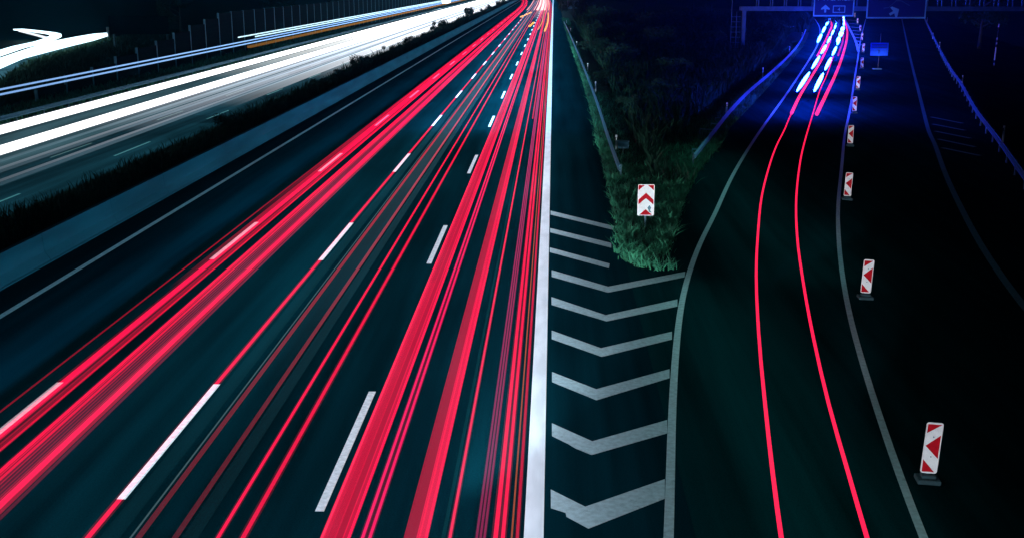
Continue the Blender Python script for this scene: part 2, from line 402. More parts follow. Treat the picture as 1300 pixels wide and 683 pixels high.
# ------------------------------------------------------------------ noise wall on the far left
nw = empty('noise_wall', (-43, 0, ZL)); tag(nw, 'dark noise wall with steel posts, stepping up beyond the oncoming carriageway', 'noise wall')
y0 = 88.0; hs = [0.9, 1.5, 1.9, 2.5, 3.0, 3.4, 4.0, 4.6, 5.1, 5.7]
def wall_y(k): return 106.0 + 6*(k-2)
for k in range(0, 62):
    h = hs[k] if k < len(hs) else 5.75; y = wall_y(k)
    vf = join(box(-.10, .10, y-.10, y-.085, 0, h+.08), box(-.10, .10, y+.085, y+.10, 0, h+.08), box(-.02, .02, y-.085, y+.085, 0, h+.06))
    obj('post', vf, M['steel'], nw)
    h2 = h
    rows = []
    z = 0.0
    while z < h2-.05:
        z1 = min(z+.5, h2); rows.append(box(-.055, .055, y+.11, y+5.89, z+.006, z1-.006)); z = z1
    obj('panel', join(*rows), M['wall_panel'], nw)

# ------------------------------------------------------------------ beacons along the ramp
def board(wd, ht, r, n=4):
    pts = []
    for cx, cz, a0 in ((wd/2-r, r, -90), (wd/2-r, ht-r, 0), (-wd/2+r, ht-r, 90), (-wd/2+r, r, 180)):
        for i in range(n+1):
            a = R(a0+90*i/n); pts.append((cx+r*math.cos(a), cz+r*math.sin(a)))
    return pts
def plate(pts, y, th):
    n = len(pts)
    V = [(x, y, z) for x, z in pts] + [(x, y+th, z) for x, z in pts]
    return V, [tuple(range(n)), tuple(range(2*n-1, n-1, -1))] + [(i, i+n, (i+1) % n+n, (i+1) % n) for i in range(n)]
def beacon_proto():
    t = empty('warning_beacon', (0, 0, 0))
    vf = bevelled(join(box(-.21, .21, -.17, .17, 0, .09)), .02)
    vf2 = bevelled(box(-.13, .13, -.09, .09, .0905, .15), .015)
    obj('rubber_foot', join(vf, vf2), M['rubber'], t)
    w, h, z0 = .30, 1.0, .17
    obj('post', box(-.03, .03, .021, .06, .14, 1.14), M['steel_dull'], t)
    p = obj('board', plate([(x, z+z0) for x, z in board(w, h, .045)], 0, .02), M['white'], t)
    def tri(pts): return plate([(x, z+z0) for x, z in pts], -.004, .0035)
    e = .128
    a = tri([(-e, .965), (e*.95, .965), (-e, .79)][::-1])
    b = tri([(e, .76), (e, .30), (-e*.95, .54)][::-1])
    c = tri([(-e, .03), (-e, .27), (e*.75, .03)][::-1])
    def fix(vf): return vf[0], vf[1]
    obj('red_stripe', a, M['red'], p); obj('red_arrow', b, M['red'], p); obj('red_stripe', c, M['red'], p)
    obj('bolt', join(cyl((0, -.001, z0+.72+.0), (0, -.012, z0+.72), .012), cyl((0, -.001, z0+.2+.13), (0, -.012, z0+.33), .012)), M['steel_dull'], p)
    return t
proto = beacon_proto()
spots = [(1177, 611), (1098, 379), (1075, 254), (1079, 186), (1084.5, 144.5), (1088.5, 115), (1094, 88), (1095.5, 67.5), (1094, 52.5), (1092, 41), (1088.5, 31), (1085, 23)]
words_b = ['nearest to the viewer, its dark rubber foot fully visible', 'second from the bottom, standing alone on black asphalt', 'third from the bottom, close to the pale edge line',
           'fourth from the bottom, left of the faint hatching', 'fifth from the bottom, where the road turns blue', 'sixth from the bottom, below the blue sign board',
           'left of the blue sign board, lower one', 'left of the blue sign board, upper one', 'beside the painted hatching, lowest of four',
           'beside the painted hatching, second of four', 'in the gap under the gantry signs', 'farthest, between the two gantry signs']
for i, (px, py) in enumerate(spots):
    o = proto if i == 0 else copy_tree(proto)
    p = at(px, py); o.location = (p.x, p.y, 0)
    o.rotation_euler = (0, R(2.5 if i == 0 else (2 if i < 3 else random.uniform(-2, 2))), R(-4 if i == 0 else random.uniform(-4, 3)))
    tag(o, 'red and white striped beacon, ' + words_b[i], 'beacon', 'beacons lining the ramp')

# arrow board in the tip of the grass wedge
p = at(819, 290)
t = empty('chevron_sign', (p.x, p.y, 0.0)); tag(t, 'red and white chevron board with rounded corners standing in the grass tip', 'sign')
w, h, z0 = .62, 1.18, .48
obj('post', cyl((-.0, .05, 0), (0, .05, z0+h-.05), .035), M['steel_dull'], t)
bd = obj('board', plate([(x, z+z0) for x, z in board(w, h, .05)], 0, .022), M['white'], t)
e = w/2-.03
def pl2(pts): return plate([(x, z+z0) for x, z in pts], -.004, .0035)
obj('red_chevron', pl2([(-e, .42), (-e, .60), (0, .86), (e, .60), (e, .42), (0, .66)][::-1]), M['red'], bd)
obj('red_corner', pl2([(-e, h-.03), (-.06, h-.03), (-e, h-.22)]), M['red'], bd)
obj('red_corner', pl2([(e, h-.03), (e, h-.22), (.06, h-.03)]), M['red'], bd)
obj('red_triangle', pl2([(-e*.85, .03), (0, .24), (e*.85, .03)][::-1]), M['red'], bd)
obj('dirt_mark', pl2([(.06, .30), (.14, .40), (.20, .30), (.16, .20), (.22, .12), (.12, .14), (.10, .22)][::-1]), M['steel_dull'], bd)

# delineator posts
def delineator_proto():
    t = empty('marker_post')
    obj('shaft', cyl((0, 0, 0), (0, 0, 1.0), .065, .055, 8), M['post_white'], t)
    obj('black_band', cyl((0, 0, .70), (0, 0, .88), .066, .063, 8), M['black'], t)
    obj('reflector', box(-.025, .025, -.075, -.062, .72, .86), M['white'], t)
    return t
dp = delineator_proto()
dspots = [(782, 196, 'at the near end of the motorway-side guard rail'), (756, 120, 'half way along the motorway-side guard rail'),
          (746, 94, 'behind the motorway-side guard rail, third from its near end'), (732, 63, 'behind the motorway-side guard rail, fourth from its near end'),
          (724.5, 44, 'behind the motorway-side guard rail, fifth from its near end'), (719, 33, 'near the far end of the motorway-side guard rail'),
          (922, 150, 'behind the ramp guard rail, nearest one'), (968, 100, 'behind the ramp guard rail, half way up'), (1002, 70, 'on the bend of the ramp guard rail, lower one'), (1018, 50, 'on the bend of the ramp guard rail, upper one'),
          (1273, 181, 'behind the far right guard rail, nearest one'), (1221, 110, 'behind the far right guard rail, second from the bottom'), (1192.5, 63, 'behind the far right guard rail, third from the bottom'),
          (1184, 50, 'behind the far right guard rail, fourth from the bottom'), (1177, 28, 'behind the far right guard rail, farthest one')]
for i, (px, py, wd) in enumerate(dspots):
    o = dp if i == 0 else copy_tree(dp); p = at(px, py); o.location = (p.x, p.y, 0.03 if i < 10 else -.05)
    tag(o, 'slim white marker post ' + wd, 'marker post', 'marker posts along the guard rails')
# small box on a stub beside the first post
p = at(791, 197); t = empty('utility_box', p); tag(t, 'small grey-blue box on a short leg behind the left guard rail', 'utility box')
obj('cabinet', bevelled(box(-.28, .28, -.15, .15, .35, .72), .02), M['steel'], t); obj('lid', bevelled(box(-.31, .31, -.18, .18, .722, .76), .01), M['steel_dull'], t); obj('leg', cyl((0, 0, 0), (0, 0, .35), .04), M['steel_dull'], t)
# short reflective rungs left of the ramp rail
t = empty('low_fence', at(893, 168)); tag(t, 'few low pale rungs sticking out of the grass left of the ramp guard rail', 'fence'); o0 = at(893, 168)
for (a, b) in (((879, 190), (889, 190)), ((889, 164), (905, 165)), ((903, 157), (911, 158)), ((908, 150), (914, 150))):
    A, B = at(*a, .35)-o0, at(*b, .35)-o0
    obj('rung', cyl(A, B, .03, n=6), M['steel'], t)
    obj('stake', cyl((A.x, A.y, -.02), (A.x, A.y, .35), .03, n=6), M['steel_dull'], t)

# ------------------------------------------------------------------ gantry with direction signs
b0 = at(942, 74); GY = b0.y; b1x = at(1246, 74).x + 6
ga = empty('sign_gantry', (b0.x, GY, 0)); tag(ga, 'steel sign gantry with lattice truss spanning the ramp', 'gantry')
span = b1x-b0.x
for k, x in enumerate((0, span)):
    obj('column', bevelled(join(box(x-.22, x+.22, -.22, .22, -.1, 5.5)), .02), M['steel_dull'], ga)
obj('lower_chord', join(box(-.4, span+.4, -.3, -.1, 5.503, 6.0), box(-.4, span+.4, 1.1, 1.3, 5.503, 6.0)), M['steel_dull'], ga)
obj('upper_chord', join(box(-.4, span+.4, -.3, -.1, 8.2, 8.5), box(-.4, span+.4, 1.1, 1.3, 8.2, 8.5)), M['steel_dull'], ga)
k = 0; x = 1.6
while x < span:
    obj('strut', box(x-.06, x+.06, -.26, -.14, 6.0, 8.2), M['steel_dull'], ga); obj('strut', box(x-.06, x+.06, 1.14, 1.26, 6.0, 8.2), M['steel_dull'], ga); x += 1.65
# walkway on the left column with ladder
obj('ladder', join(*[box(-1.5, -.35, -.05, .05, z, z+.05) for z in (1.2, 1.8, 2.4, 3.0, 3.6, 4.2, 4.8)], box(-1.5, -1.44, -.05, .05, 0, 7.5), box(-.9, -.84, -.05, .05, 0, 5.4)), M['steel_dull'], ga)
def sign_panel(x0px, x1px, ybot, label):
    zc = 4.8; x0 = at(x0px, ybot, 4.75).x; 
    # the panel hangs in front of the truss plane
    a = at(x0px, 74).x; b = at(x1px, 74).x
    t = empty('direction_sign', ((a+b)/2, GY-.5, 0)); tag(t, label, 'direction sign', 'direction signs on the gantry')
    w = b-a; z0 = CH - (CH-0)*(ybot+24.0)/(74+24.0)
    obj('panel', box(-w/2, w/2, 0, .12, z0, z0+3.9), M['sign_blue'], t)
    fr = .13
    obj('frame', join(box(-w/2-.02, w/2+.02, -.03, -.002, z0-.03, z0+fr), box(-w/2-.02, w/2+.02, -.03, -.002, z0+3.9-fr, z0+3.93),
                      box(-w/2-.02, -w/2+fr, -.03, -.002, z0+fr, z0+3.9-fr), box(w/2-fr, w/2+.02, -.03, -.002, z0+fr, z0+3.9-fr)), M['sign_text'], t)
    obj('bracket', join(box(-w*.3, -w*.3+.1, .12, .2, z0+.8, z0+3.4), box(w*.3, w*.3+.1, .12, .2, z0+.8, z0+3.4)), M['steel_dull'], t)
    return t, w, z0
t, w, z0 = sign_panel(1027, 1077, 20.5, 'dark blue gantry sign with straight arrow and road number badge')
arrow = ([(-.07, 0), (.07, 0), (.07, .5), (.24, .34), (.24, .5), (0, .78), (-.24, .5), (-.24, .34), (-.07, .5)], [tuple(range(9))])
arr = ([(-.10, 0), (.10, 0), (.10, .48), (0, .78), (-.10, .48)], [(0, 1, 2, 3, 4)])
head = ([(.10, .48), (.10, .36), (.46, .28), (.46, .44), (0, .82), (-.46, .44), (-.46, .28), (-.10, .36), (-.10, .48), (0, .78)], [(0, 1, 2, 3, 4, 9), (4, 5, 6, 7, 8, 9)])
def both(x, z, s, rot=0):
    out = []
    for v, f in (arr, head):
        vv = [((a*math.cos(rot)-b*math.sin(rot))*s, (a*math.sin(rot)+b*math.cos(rot))*s) for a, b in v]
        out.append(flat((vv, f), x, -.016, z))
    return join(*out)
obj('arrow', both(-.98, z0+.42, 1.1), M['sign_text'], t)
c = .07
def ringz(x0, x1, za, zb, c):
    return join(box(x0, x1, -.014, -.003, za, za+c), box(x0, x1, -.014, -.003, zb-c, zb), box(x0, x0+c, -.014, -.003, za+c, zb-c), box(x1-c, x1, -.014, -.003, za+c, zb-c))
obj('number_badge', ringz(-.10, 1.35, z0+.38, z0+1.22, .10), M['sign_text'], t)
obj('lettering', flat(text_vf('4', .62), .62, -.014, z0+.58), M['sign_text'], t)
obj('lettering', flat(text_vf('M-Wertheim', .92), -.02, -.014, z0+1.78), M['sign_text'], t)
t, w, z0 = sign_panel(1093, 1166, 23, 'wide dark blue gantry sign with arrow pointing up to the right')
obj('arrow', both(-.75, z0+.42, 1.5, R(-60)), M['sign_text'], t)
rl = [(-1.5, 1.15), (-.9, 1.25), (-.1, 2.0), (.5, 2.0), (1.5, 1.45)]
obj('route_line', join(*[([(a[0], -.012, z0+a[1]-.05), (b[0], -.012, z0+b[1]-.05), (b[0], -.012, z0+b[1]+.05), (a[0], -.012, z0+a[1]+.05)], [(0, 1, 2, 3)]) for a, b in zip(rl, rl[1:])]), M['steel_dull'], t)

# board on a pole by the closed lane, blue light painted into its colour
p = at(1113.5, 88.5); t = empty('information_sign', p); tag(t, 'rectangular board on a pole in the closed lane, coloured as lit by blue ramp lights', 'sign')
obj('pole', cyl((.08, .03, 0), (.16, .03, 3.7), .045), M['black'], t)
obj('foot', bevelled(box(-.45, .45, -.3, .3, 0, .09), .02), M['steel'], t)
bd = obj('board', bevelled(box(-.86, .98, -.04, -.012, 1.40, 2.72), .01), M['board_blue_lit'], t)
obj('text_bar', join(*[box(-.75, .85, -.046, -.0415, z, z+.07) for z in (2.2, 2.36, 2.52)]), M['sign_blue'], bd)
obj('symbol', join(box(0, .08, -.046, -.0415, 1.62, 1.95), box(-.06, .14, -.046, -.0415, 1.9, 1.98)), M['sign_blue'], bd)
# pole at the right; white bands painted in for its lit stretches
p = at(1261.5, 86); t = empty('banded_pole', p); tag(t, 'thin pole with bands painted as blue-lit stretches on the dark slope at the far right', 'pole')
obj('shaft', cyl((0, 0, -.1), (.1, 0, 4.7), .04), M['black'], t)
for z0, z1 in ((.2, .45), (.75, 2.1), (2.4, 2.65), (2.85, 3.1), (4.2, 4.55)):
    obj('lit_band', cyl((.1*z0/4.7, 0, z0), (.1*z1/4.7, 0, z1), .075), M['white'], t)
# handrail on the slope beside the gantry
o0 = at(969, 52); t = empty('handrail', o0); tag(t, 'thin stair handrail on the bank behind the ramp guard rail', 'handrail')
a, b = at(969, 48, .5)-o0, at(1010, 37, .5)-o0
obj('top_rail', cyl(a+Vector((0, 0, .5)), b+Vector((0, 0, .5)), .05, n=6), M['steel'], t)
for k in range(6):
    q = a.lerp(b, k/5); obj('post', cyl((q.x, q.y, -.02), (q.x, q.y, 1.0), .04, n=6), M['steel'], t)
# two small boards far up the hard shoulder
for (px, py, wd, hh, lab, nm) in ((727.5, 18, .85, 2.2, 'small square grey sign board far up beside the hard shoulder', 'sign_board'), (739, 14, .85, 2.6, 'small bright white sign board far up, right of the grey one', 'sign_board')):
    p = at(px, py); t = empty(nm, (p.x, p.y, 0)); tag(t, lab, 'sign', 'sign boards beside the hard shoulder')
    obj('board', bevelled(box(-wd*2, wd*2, -.03, 0, hh-.9, hh+1.4), .01), M['white'] if 'white' in lab else M['steel'], t)
    obj('pole', cyl((0, .04, 0), (0, .04, hh), .06), M['steel_dull'], t)
# faint back of a big sign beyond the noise wall
p = at(141, 58); t = empty('large_sign_back', (p.x, p.y, ZL)); tag(t, 'faint back of a large dark sign on two legs beyond the noise wall', 'sign')
k = (CH)/(58+24.)
obj('panel', box(.0, 77*k, 0, .15, 18*k+ .4, 41*k+.4), M['wall_panel'], t)
for x in (0.3, 77*k-.4): obj('leg', box(x, x+.25, .16, .4, 0, 40*k), M['steel_dull'], t)

# ------------------------------------------------------------------ vegetation
def inside(x, y, P):
    c = False; j = len(P)-1
    for i in range(len(P)):
        if (P[i][1] > y) != (P[j][1] > y) and x < (P[j][0]-P[i][0])*(y-P[i][1])/(P[j][1]-P[i][1]) + P[i][0]: c = not c
        j = i
    return c
def blades(points, h0, h1, w, lean=.5):
    V, Fc = [], []
    for (x, y, z, s) in points:
        a = random.uniform(0, 2*math.pi); h = random.uniform(h0, h1)*s; ww = w*s*random.uniform(.7, 1.4)
        lx, ly = random.gauss(0, lean)*h, random.gauss(0, lean)*h
        cx, cy = math.cos(a)*ww/2, math.sin(a)*ww/2; n = len(V)
        V += [(x-cx, y-cy, z), (x+cx, y+cy, z), (x+lx*.4+cx*.8, y+ly*.4+cy*.8, z+h*.6), (x+lx*.4-cx*.8, y+ly*.4-cy*.8, z+h*.6), (x+lx, y+ly, z+h)]
        Fc += [(n, n+1, n+2, n+3), (n+3, n+2, n+4)]
    return V, Fc
def near_rail(x, y):
    for L_ in (railM, railG):
        for p in L_:
            if abs(p.x-x) < 1.3+y*.004 and abs(p.y-y) < 3.5: return True
    return False
pts = []
xsI = [p[0] for p in ig]
def clump(x, y, f=.8): 
    return .5 + .5*math.sin(x*2.1*f+math.sin(y*1.3*f)*2)*math.sin(y*1.7*f+math.sin(x*.9*f)*2.2)
# tip and edges of the wedge
while len(pts) < 17000:
    y = 35 + 60*random.random()**1.6; x = random.uniform(1.5, 18)
    if not inside(x, y, ig): continue
    if y > 52 and not (x < 2.4 + .021*(y-36) + 1.1 or True): continue
    if random.random() > .35 + .65*clump(x, y, 1.6): continue
    pts.append((x, y, .03, .7+.6*clump(x+5, y, .9)))
def tuft(cx, cy, z, n, rad, s):
    out = []
    for _ in range(n):
        a = random.uniform(0, 6.28); q = abs(random.gauss(0, rad)); out.append((cx+q*math.cos(a), cy+q*math.sin(a), z, s*random.uniform(.7, 1.3)))
    return out
rim = spline([Vector((p.x, p.y, 0)) for p in iL[2:]] + [Vector((p.x, p.y, 0)) for p in tip + iR], .5)
for k in range(230):
    p = random.choice(rim); cx = 3.7 + (p.y-36)*.12; pts += tuft(p.x+(.28 if p.x < cx else -.28)+random.gauss(0, .14), p.y+.25+random.gauss(0, .2), .0, random.randint(14, 40), random.uniform(.06, .18), random.uniform(.8, 1.45))
for k in range(200):
    y = 36 + 22*random.random(); x = random.uniform(2.2, 9)
    if inside(x, y, ig): pts += tuft(x, y, .03, random.randint(20, 50), random.uniform(.08, .25), random.uniform(1.0, 1.7))
tag(obj('short_grass', blades(pts, .10, .32, .028, .6), M['blade']), label='short green grass on the tip of the wedge between motorway and ramp', cat='grass', kind='stuff')
pts = []
for i in range(9000):
    y = 60 + 210*random.random()**1.5; x = 2.35 + random.random()**1.5*1.1 - (0.1 if y > 120 else 0)
    if inside(x, y, ig): pts.append((x, y, .03, .9+y/160))
for i in range(7000):
    p, dr = along(ro, random.random()**1.4*120) if False else along([Vector((q[0], q[1], 0)) for q in [(v.x, v.y) for v in iR] + [(v.x, v.y) for v in ro]], random.random()*130)
    s = Vector((dr.y, -dr.x, 0)); q = p - s*random.random()**1.3*1.6
    pts.append((q.x, q.y, .03, .8+q.y/160))
tag(obj('verge_grass', blades(pts, .12, .34, .05), M['blade']), label='strip of green grass along the edges of the island by both guard rails', cat='grass', kind='stuff')
pts = []
while len(pts) < 26000:
    y = 50 + 190*random.random()**1.3; x = random.uniform(2, 60)
    if not inside(x, y, ig): continue
    if y < 62 and random.random() < .5: continue
    if near_rail(x, y): continue
    if random.random() > clump(x*.6, y*.6, .5)**.8+.15: continue
    pts.append((x, y, .03, .7+y/110*(.5+clump(x, y, .3))))
tag(obj('tall_weeds', blades(pts, .35, 1.0, .10, .35), M['weed']), label='dark tall weeds filling the island between the guard rails', cat='weeds', kind='stuff')
pts = []
for i in range(42000):
    y = 18 + 260*random.random()**1.5; x = random.uniform(-21.4, -17.55)
    if random.random() > .3+.7*clump(x*2, y*.7, .6): continue
    pts.append((x, y, -.02, (.8+y/220)*(.6+.8*clump(1.3, y, .35))))
tag(obj('median_grass', blades(pts, .16, .62, .035, .35), M['weed']), label='dark overgrown grass in the strip behind the concrete barrier', cat='grass', kind='stuff')
pts = []
for i in range(12000):
    y = 45 + 190*random.random()**1.4; pts.append((random.uniform(-42.7, -38.5), y, ZL+.03, .9+y/200))
tag(obj('roadside_grass', blades(pts, .15, .45, .07, .4), M['blade']), label='grass between the far guard rail and the noise wall', cat='grass', kind='stuff')

def shrub_mesh(seed, r, h, nl, leaf, name, mt):
    rnd = random.Random(seed); V, Fc = [], []
    cl = [(rnd.gauss(0, r*.45), rnd.gauss(0, r*.45), h*rnd.uniform(.25, .95), r*rnd.uniform(.25, .5)) for _ in range(11)]
    for i in range(nl):
        c = cl[i % len(cl)]
        d = Vector((rnd.gauss(0, 1), rnd.gauss(0, 1), rnd.gauss(0, .9))).normalized()*c[3]*rnd.uniform(.4, 1.15)
        p = Vector((c[0], c[1], c[2])) + d
        if p.z < .02: p.z = abs(p.z)+.05
        a = Vector((rnd.gauss(0, 1), rnd.gauss(0, 1), rnd.gauss(0, 1))).normalized(); b = a.orthogonal().normalized()
        s = leaf*rnd.uniform(.6, 1.3); n = len(V)
        V += [p-a*s, p+b*s*.45, p+a*s, p-b*s*.45]; Fc.append((n, n+1, n+2, n+3))
    return V, Fc
protos = []
for k in range(4):
    t = empty('shrub'); r, h = 1.0, 1.0
    obj('foliage', shrub_mesh(k, .85, 1.25, 1500, .075, 'foliage', 'leaf'), M['leaf'], t)
    rnd = random.Random(k+50)
    obj('stem', join(*[cyl((0, 0, -.05), (rnd.uniform(-.5, .5), rnd.uniform(-.5, .5), rnd.uniform(.7, 1.1)), .03, .01, 5) for _ in range(5)]), M['bark'], t)
    protos.append(t)
# median shrubs against the white carriageway: base pixel x, top height
med = [(300, 1.0), (345, .85), (408, 1.15), (438, 1.0), (462, 1.5), (480, .9), (505, 1.3), (524, 1.6), (540, 1.3), (556, 1.6), (563, 2.4), (580, 1.3), (594, 3.0), (603, 1.5), (613, 1.8), (622, 1.8), (632, 2.0), (640, 2.2)]
used = set()
def place_shrub(k, x, y, z, sx, sz, label, group):
    pr = protos[k % 4]
    o = pr if k % 4 not in used else copy_tree(pr); used.add(k % 4)
    o.location = (x, y, z); o.scale = (sx, sx, sz); o.rotation_euler = (0, 0, random.uniform(0, 6.28)); tag(o, label, 'shrub', group)
X0 = -19.4
mw = ['lowest, near where the strip enters the blackness', 'low and thin in the left half', 'ragged, left of the round one', 'round and small', 'tall with loose twigs, centre left', 'low gap filler after the tall loose one',
      'medium with a pointed top', 'tall and dense in the middle', 'medium right of the tall dense one', 'dense before the dark lone one', 'dark lone one silhouetted on white', 'medium between the two dark silhouettes',
      'tallest silhouette near the far end', 'small behind the tallest', 'rounded far one', 'second last cluster', 'last cluster, left side', 'farthest of all by the frame top']
for i, (px, hgt) in enumerate(med):
    # the row runs along X0: solve Y from the ground ray
    lo, hi = 10, 600
    y = 0
    # px -> Y along X0 by bisection on the projection
    def proj(Y):
        dx, dy, dz = X0, Y, -CH+0.6
        f = -dx*math.sin(PS) + dy*math.cos(PS); r_ = dx*math.cos(PS) + dy*math.sin(PS)
        dep = f*math.cos(TH) - dz*math.sin(TH)
        return 650 + F*r_/dep
    for _ in range(50):
        mid = (lo+hi)/2
        if proj(mid) < px: lo = mid
        else: hi = mid
    place_shrub(i, X0+random.uniform(-.5, .5), lo, -.05, .75+.5*hgt*.6, hgt/1.3, 'dark shrub in the median strip, ' + mw[i], 'shrubs in the median strip')
isl = [(5.5, 78, 1.0, 'nearest the guard rail end'), (8, 88, 1.3, 'left of the low rungs'), (4.6, 100, 1.2, 'close behind the motorway-side rail'), (11, 104, 1.6, 'middle of the island'), (7.5, 122, 1.9, 'centre, rounded'),
       (16, 120, 1.4, 'toward the gantry column'), (5.5, 140, 1.7, 'behind the marker posts'), (13, 146, 2.4, 'broad one left of the gantry column'), (20, 150, 2.0, 'just behind the gantry column'), (8, 168, 2.6, 'tall one in the upper island'),
       (27, 152, 2.0, 'under the gantry beam'), (17, 185, 3.0, 'large far one left of the gantry'), (34, 176, 2.4, 'on the bank by the handrail'), (9, 215, 3.4, 'far one near the hard shoulder'), (27, 215, 3.4, 'far one behind the gantry')]
for i, (x, y, s, wd) in enumerate(isl):
    place_shrub(i+1, x, y, 0, s*1.2, s, 'dark bush on the island, ' + wd, 'bushes on the island')
for i, (x, y, s) in enumerate([(5.2, 300, 3.0), (8.5, 330, 4.0), (5.0, 370, 3.5), (6.5, 270, 2.4)]):
    place_shrub(i, x, y, 0, s, s, ['dark bush beside the far hard shoulder, right of the glow', 'larger bush behind the small sign boards', 'farthest bush by the top of the hard shoulder', 'nearest bush below the small sign boards'][i], 'bushes by the far hard shoulder')

def tree(x, y, z, h, seed, label):
    rnd = random.Random(seed); t = empty('tree', (x, y, z)); tag(t, label, 'tree', 'trees in the dark at the edges')
    limbs = [cyl((0, 0, -.1), (.1, 0, h*.45), h*.03, h*.018, 8), cyl((.1, 0, h*.45), (.2, .1, h*.85), h*.018, h*.005, 6)]
    ends = []
    for k in range(9):
        a = rnd.uniform(0, 6.28); z0 = h*rnd.uniform(.28, .7); e = Vector((math.cos(a), math.sin(a), .55))*h*rnd.uniform(.18, .3)
        limbs.append(cyl((.1, 0, z0), (e.x, e.y, z0+e.z), h*.01, h*.003, 5)); ends.append((e.x, e.y, z0+e.z, h*rnd.uniform(.09, .13)))
    ends.append((.2, .1, h*.88, h*.13))
    obj('trunk', join(*limbs), M['bark'], t)
    V, Fc = [], []
    for i in range(3600):
        c = ends[i % len(ends)]
        d = Vector((rnd.gauss(0, 1), rnd.gauss(0, 1), rnd.gauss(0, .8))).normalized()*c[3]*rnd.uniform(.4, 1.25); p = Vector(c[:3])+d
        a = Vector((rnd.gauss(0, 1), rnd.gauss(0, 1), rnd.gauss(0, 1))).normalized(); b = a.orthogonal().normalized(); s = .028*h*rnd.uniform(.6, 1.2); n = len(V)
        V += [p-a*s, p+b*s*.5, p+a*s, p-b*s*.5]; Fc.append((n, n+1, n+2, n+3))
    obj('crown', (V, Fc), M['leaf'], t)
for i, (x, y, z, h, lab) in enumerate([(-60, 185, ZL, 9, 'dark tree behind the noise wall, left'), (-55, 230, ZL, 10, 'dark tree behind the noise wall, middle'), (-56, 290, ZL, 12, 'dark tree behind the noise wall, right'),
                                        (46, 190, 0, 8, 'dark tree on the right bank behind the gantry'), (58, 160, 0, 9, 'dark tree on the bank beyond the banded pole'), (20, 260, 0, 9, 'dark tree far behind the gantry column')]):
    tree(x, y, z, h, i, lab)

# ------------------------------------------------------------------ light trails
RED = (1.0, 0.002, 0.060)
def prof_rect(w, h): return [(-w/2, -h/2), (w/2, -h/2), (w/2, h/2), (-w/2, h/2)]
def prof_round(r, n=6): return [(r*math.cos(2*math.pi*i/n), r*math.sin(2*math.pi*i/n)) for i in range(n)]
TM = {}
def tm(color, near, far, y0=15, y1=110):
    k = (color, near, far, y0, y1)
    if k not in TM: TM[k] = light('lamp_streak', color, near, far, y0, y1)
    return TM[k]
def s2x(s, z): return s*9.28*(CH-z)/CH
def trail(label, streaks, z=0.8, ya=6, yb=640, cat='light trail', group=None, name='light_trail'):
    """streaks: (slope in the picture, width m, colour, near strength, far strength[, y start, y end])"""
    t = empty(name, (s2x(streaks[0][0], z), ya, 0)); tag(t, label, cat, group)
    for st in streaks:
        s, w, c, n_, f_ = st[:5]; a, b = (st[5], st[6]) if len(st) > 5 else (ya, yb); r0, r1 = st[7:9] if len(st) > 7 else (15, 110)
        x = s2x(s, z) - t.location.x
        yy = [a, 60, 150, 260, 330, 400, 480, 560, b]; yy = sorted({min(max(q, a), b) for q in yy})
        path = []
        for q in yy:
            bend = -.9*max(0, (q-330)/100.)**2 if s > -1.3 and s < 0 else 0
            path.append(Vector((x + bend*(1 if s < -.9 else .35), q-ya, z)))
        pr = prof_round(w/2) if w < .14 else prof_rect(w, .07)
        st_ = obj('streak', sweep(path, pr), tm(c, n_, f_, r0, r1), t)
        if w < .14 and n_ > .2: obj('halo', sweep(path, prof_round(w*.95)), tm(c, round(n_*.09, 3), round(f_*.12, 3), r0, r1), st_)
    return t
G1 = 'red tail light trails on the main carriageway'
trail('cluster of red light streaks farthest left, crossing the first dashed line', [(-1.277, .035, RED, .14, .9), (-1.214, .10, RED, .95, 1.2), (-1.203, .05, RED, .5, .7), (-1.198, .30, RED, .05, .12), (-1.187, .03, RED, .25, .6), (-1.180, .03, RED, .12, .8), (-1.172, .04, RED, .6, 1.0),
    (-1.235, .14, RED, .0, 1.0, 18, 640, 30, 66), (-1.262, .10, RED, .0, .9, 18, 640, 40, 90), (-1.19, .26, RED, 0, .65, 18, 640, 36, 85)], .75, group=G1)
trail('broad double band of red light right of the first dashed line', [(-1.121, .055, RED, 1.0, 1.2), (-1.112, .03, RED, .6, .9), (-1.103, .045, RED, .75, .9), (-1.092, .02, RED, .3, .7), (-1.075, .34, (1, .06, .22), .07, .12), (-1.083, .02, RED, .18, .5), (-1.074, .02, RED, .14, .5), (-1.066, .02, RED, .2, .5), (-1.060, .025, RED, .3, .6),
    (-1.049, .085, RED, 1.1, 1.2), (-1.041, .03, RED, .5, .9), (-1.033, .04, RED, .28, 1.0), (-1.022, .05, (1, .05, .2), .08, .7), (-1.105, .16, RED, 0, .6, 18, 640, 34, 85), (-1.046, .20, RED, 0, .8, 18, 640, 34, 80)], .75, group=G1)
trail('single thin red streak running over the second dashed line', [(-.829, .075, RED, .9, 1.2)], .75, group=G1)
trail('pair of faint dusty pink streaks with grey haze right of the second dashed line', [(-.738, .09, (1, .06, .12), .10, 1.0), (-.672, .09, (1, .06, .12), .08, 1.0), (-.752, .03, (.5, .9, 1), .10, .12), (-.70, .5, (.5, .8, 1), .0, .10, 16, 640, 22, 95), (-.79, .25, (.2, .8, 1), .006, .05), (-.645, .2, (.3, .8, 1), .006, .08)], .75, group=G1)
trail('pair of clean thin red streaks left of the third dashed line', [(-.595, .055, RED, 1.0, 1.2), (-.550, .075, RED, .75, 1.1)], .75, group=G1)
trail('widest red band with bright rims just right of the third dashed line', [(-.384, .44, RED, .42, .85), (-.4085, .03, (1, .03, .09), .8, .5), (-.395, .18, RED, .32, .25), (-.404, .10, RED, .12, .2), (-.370, .02, RED, .35, .4), (-.360, .035, RED, .9, .8), (-.366, .05, RED, .12, .5)], .8, group=G1)
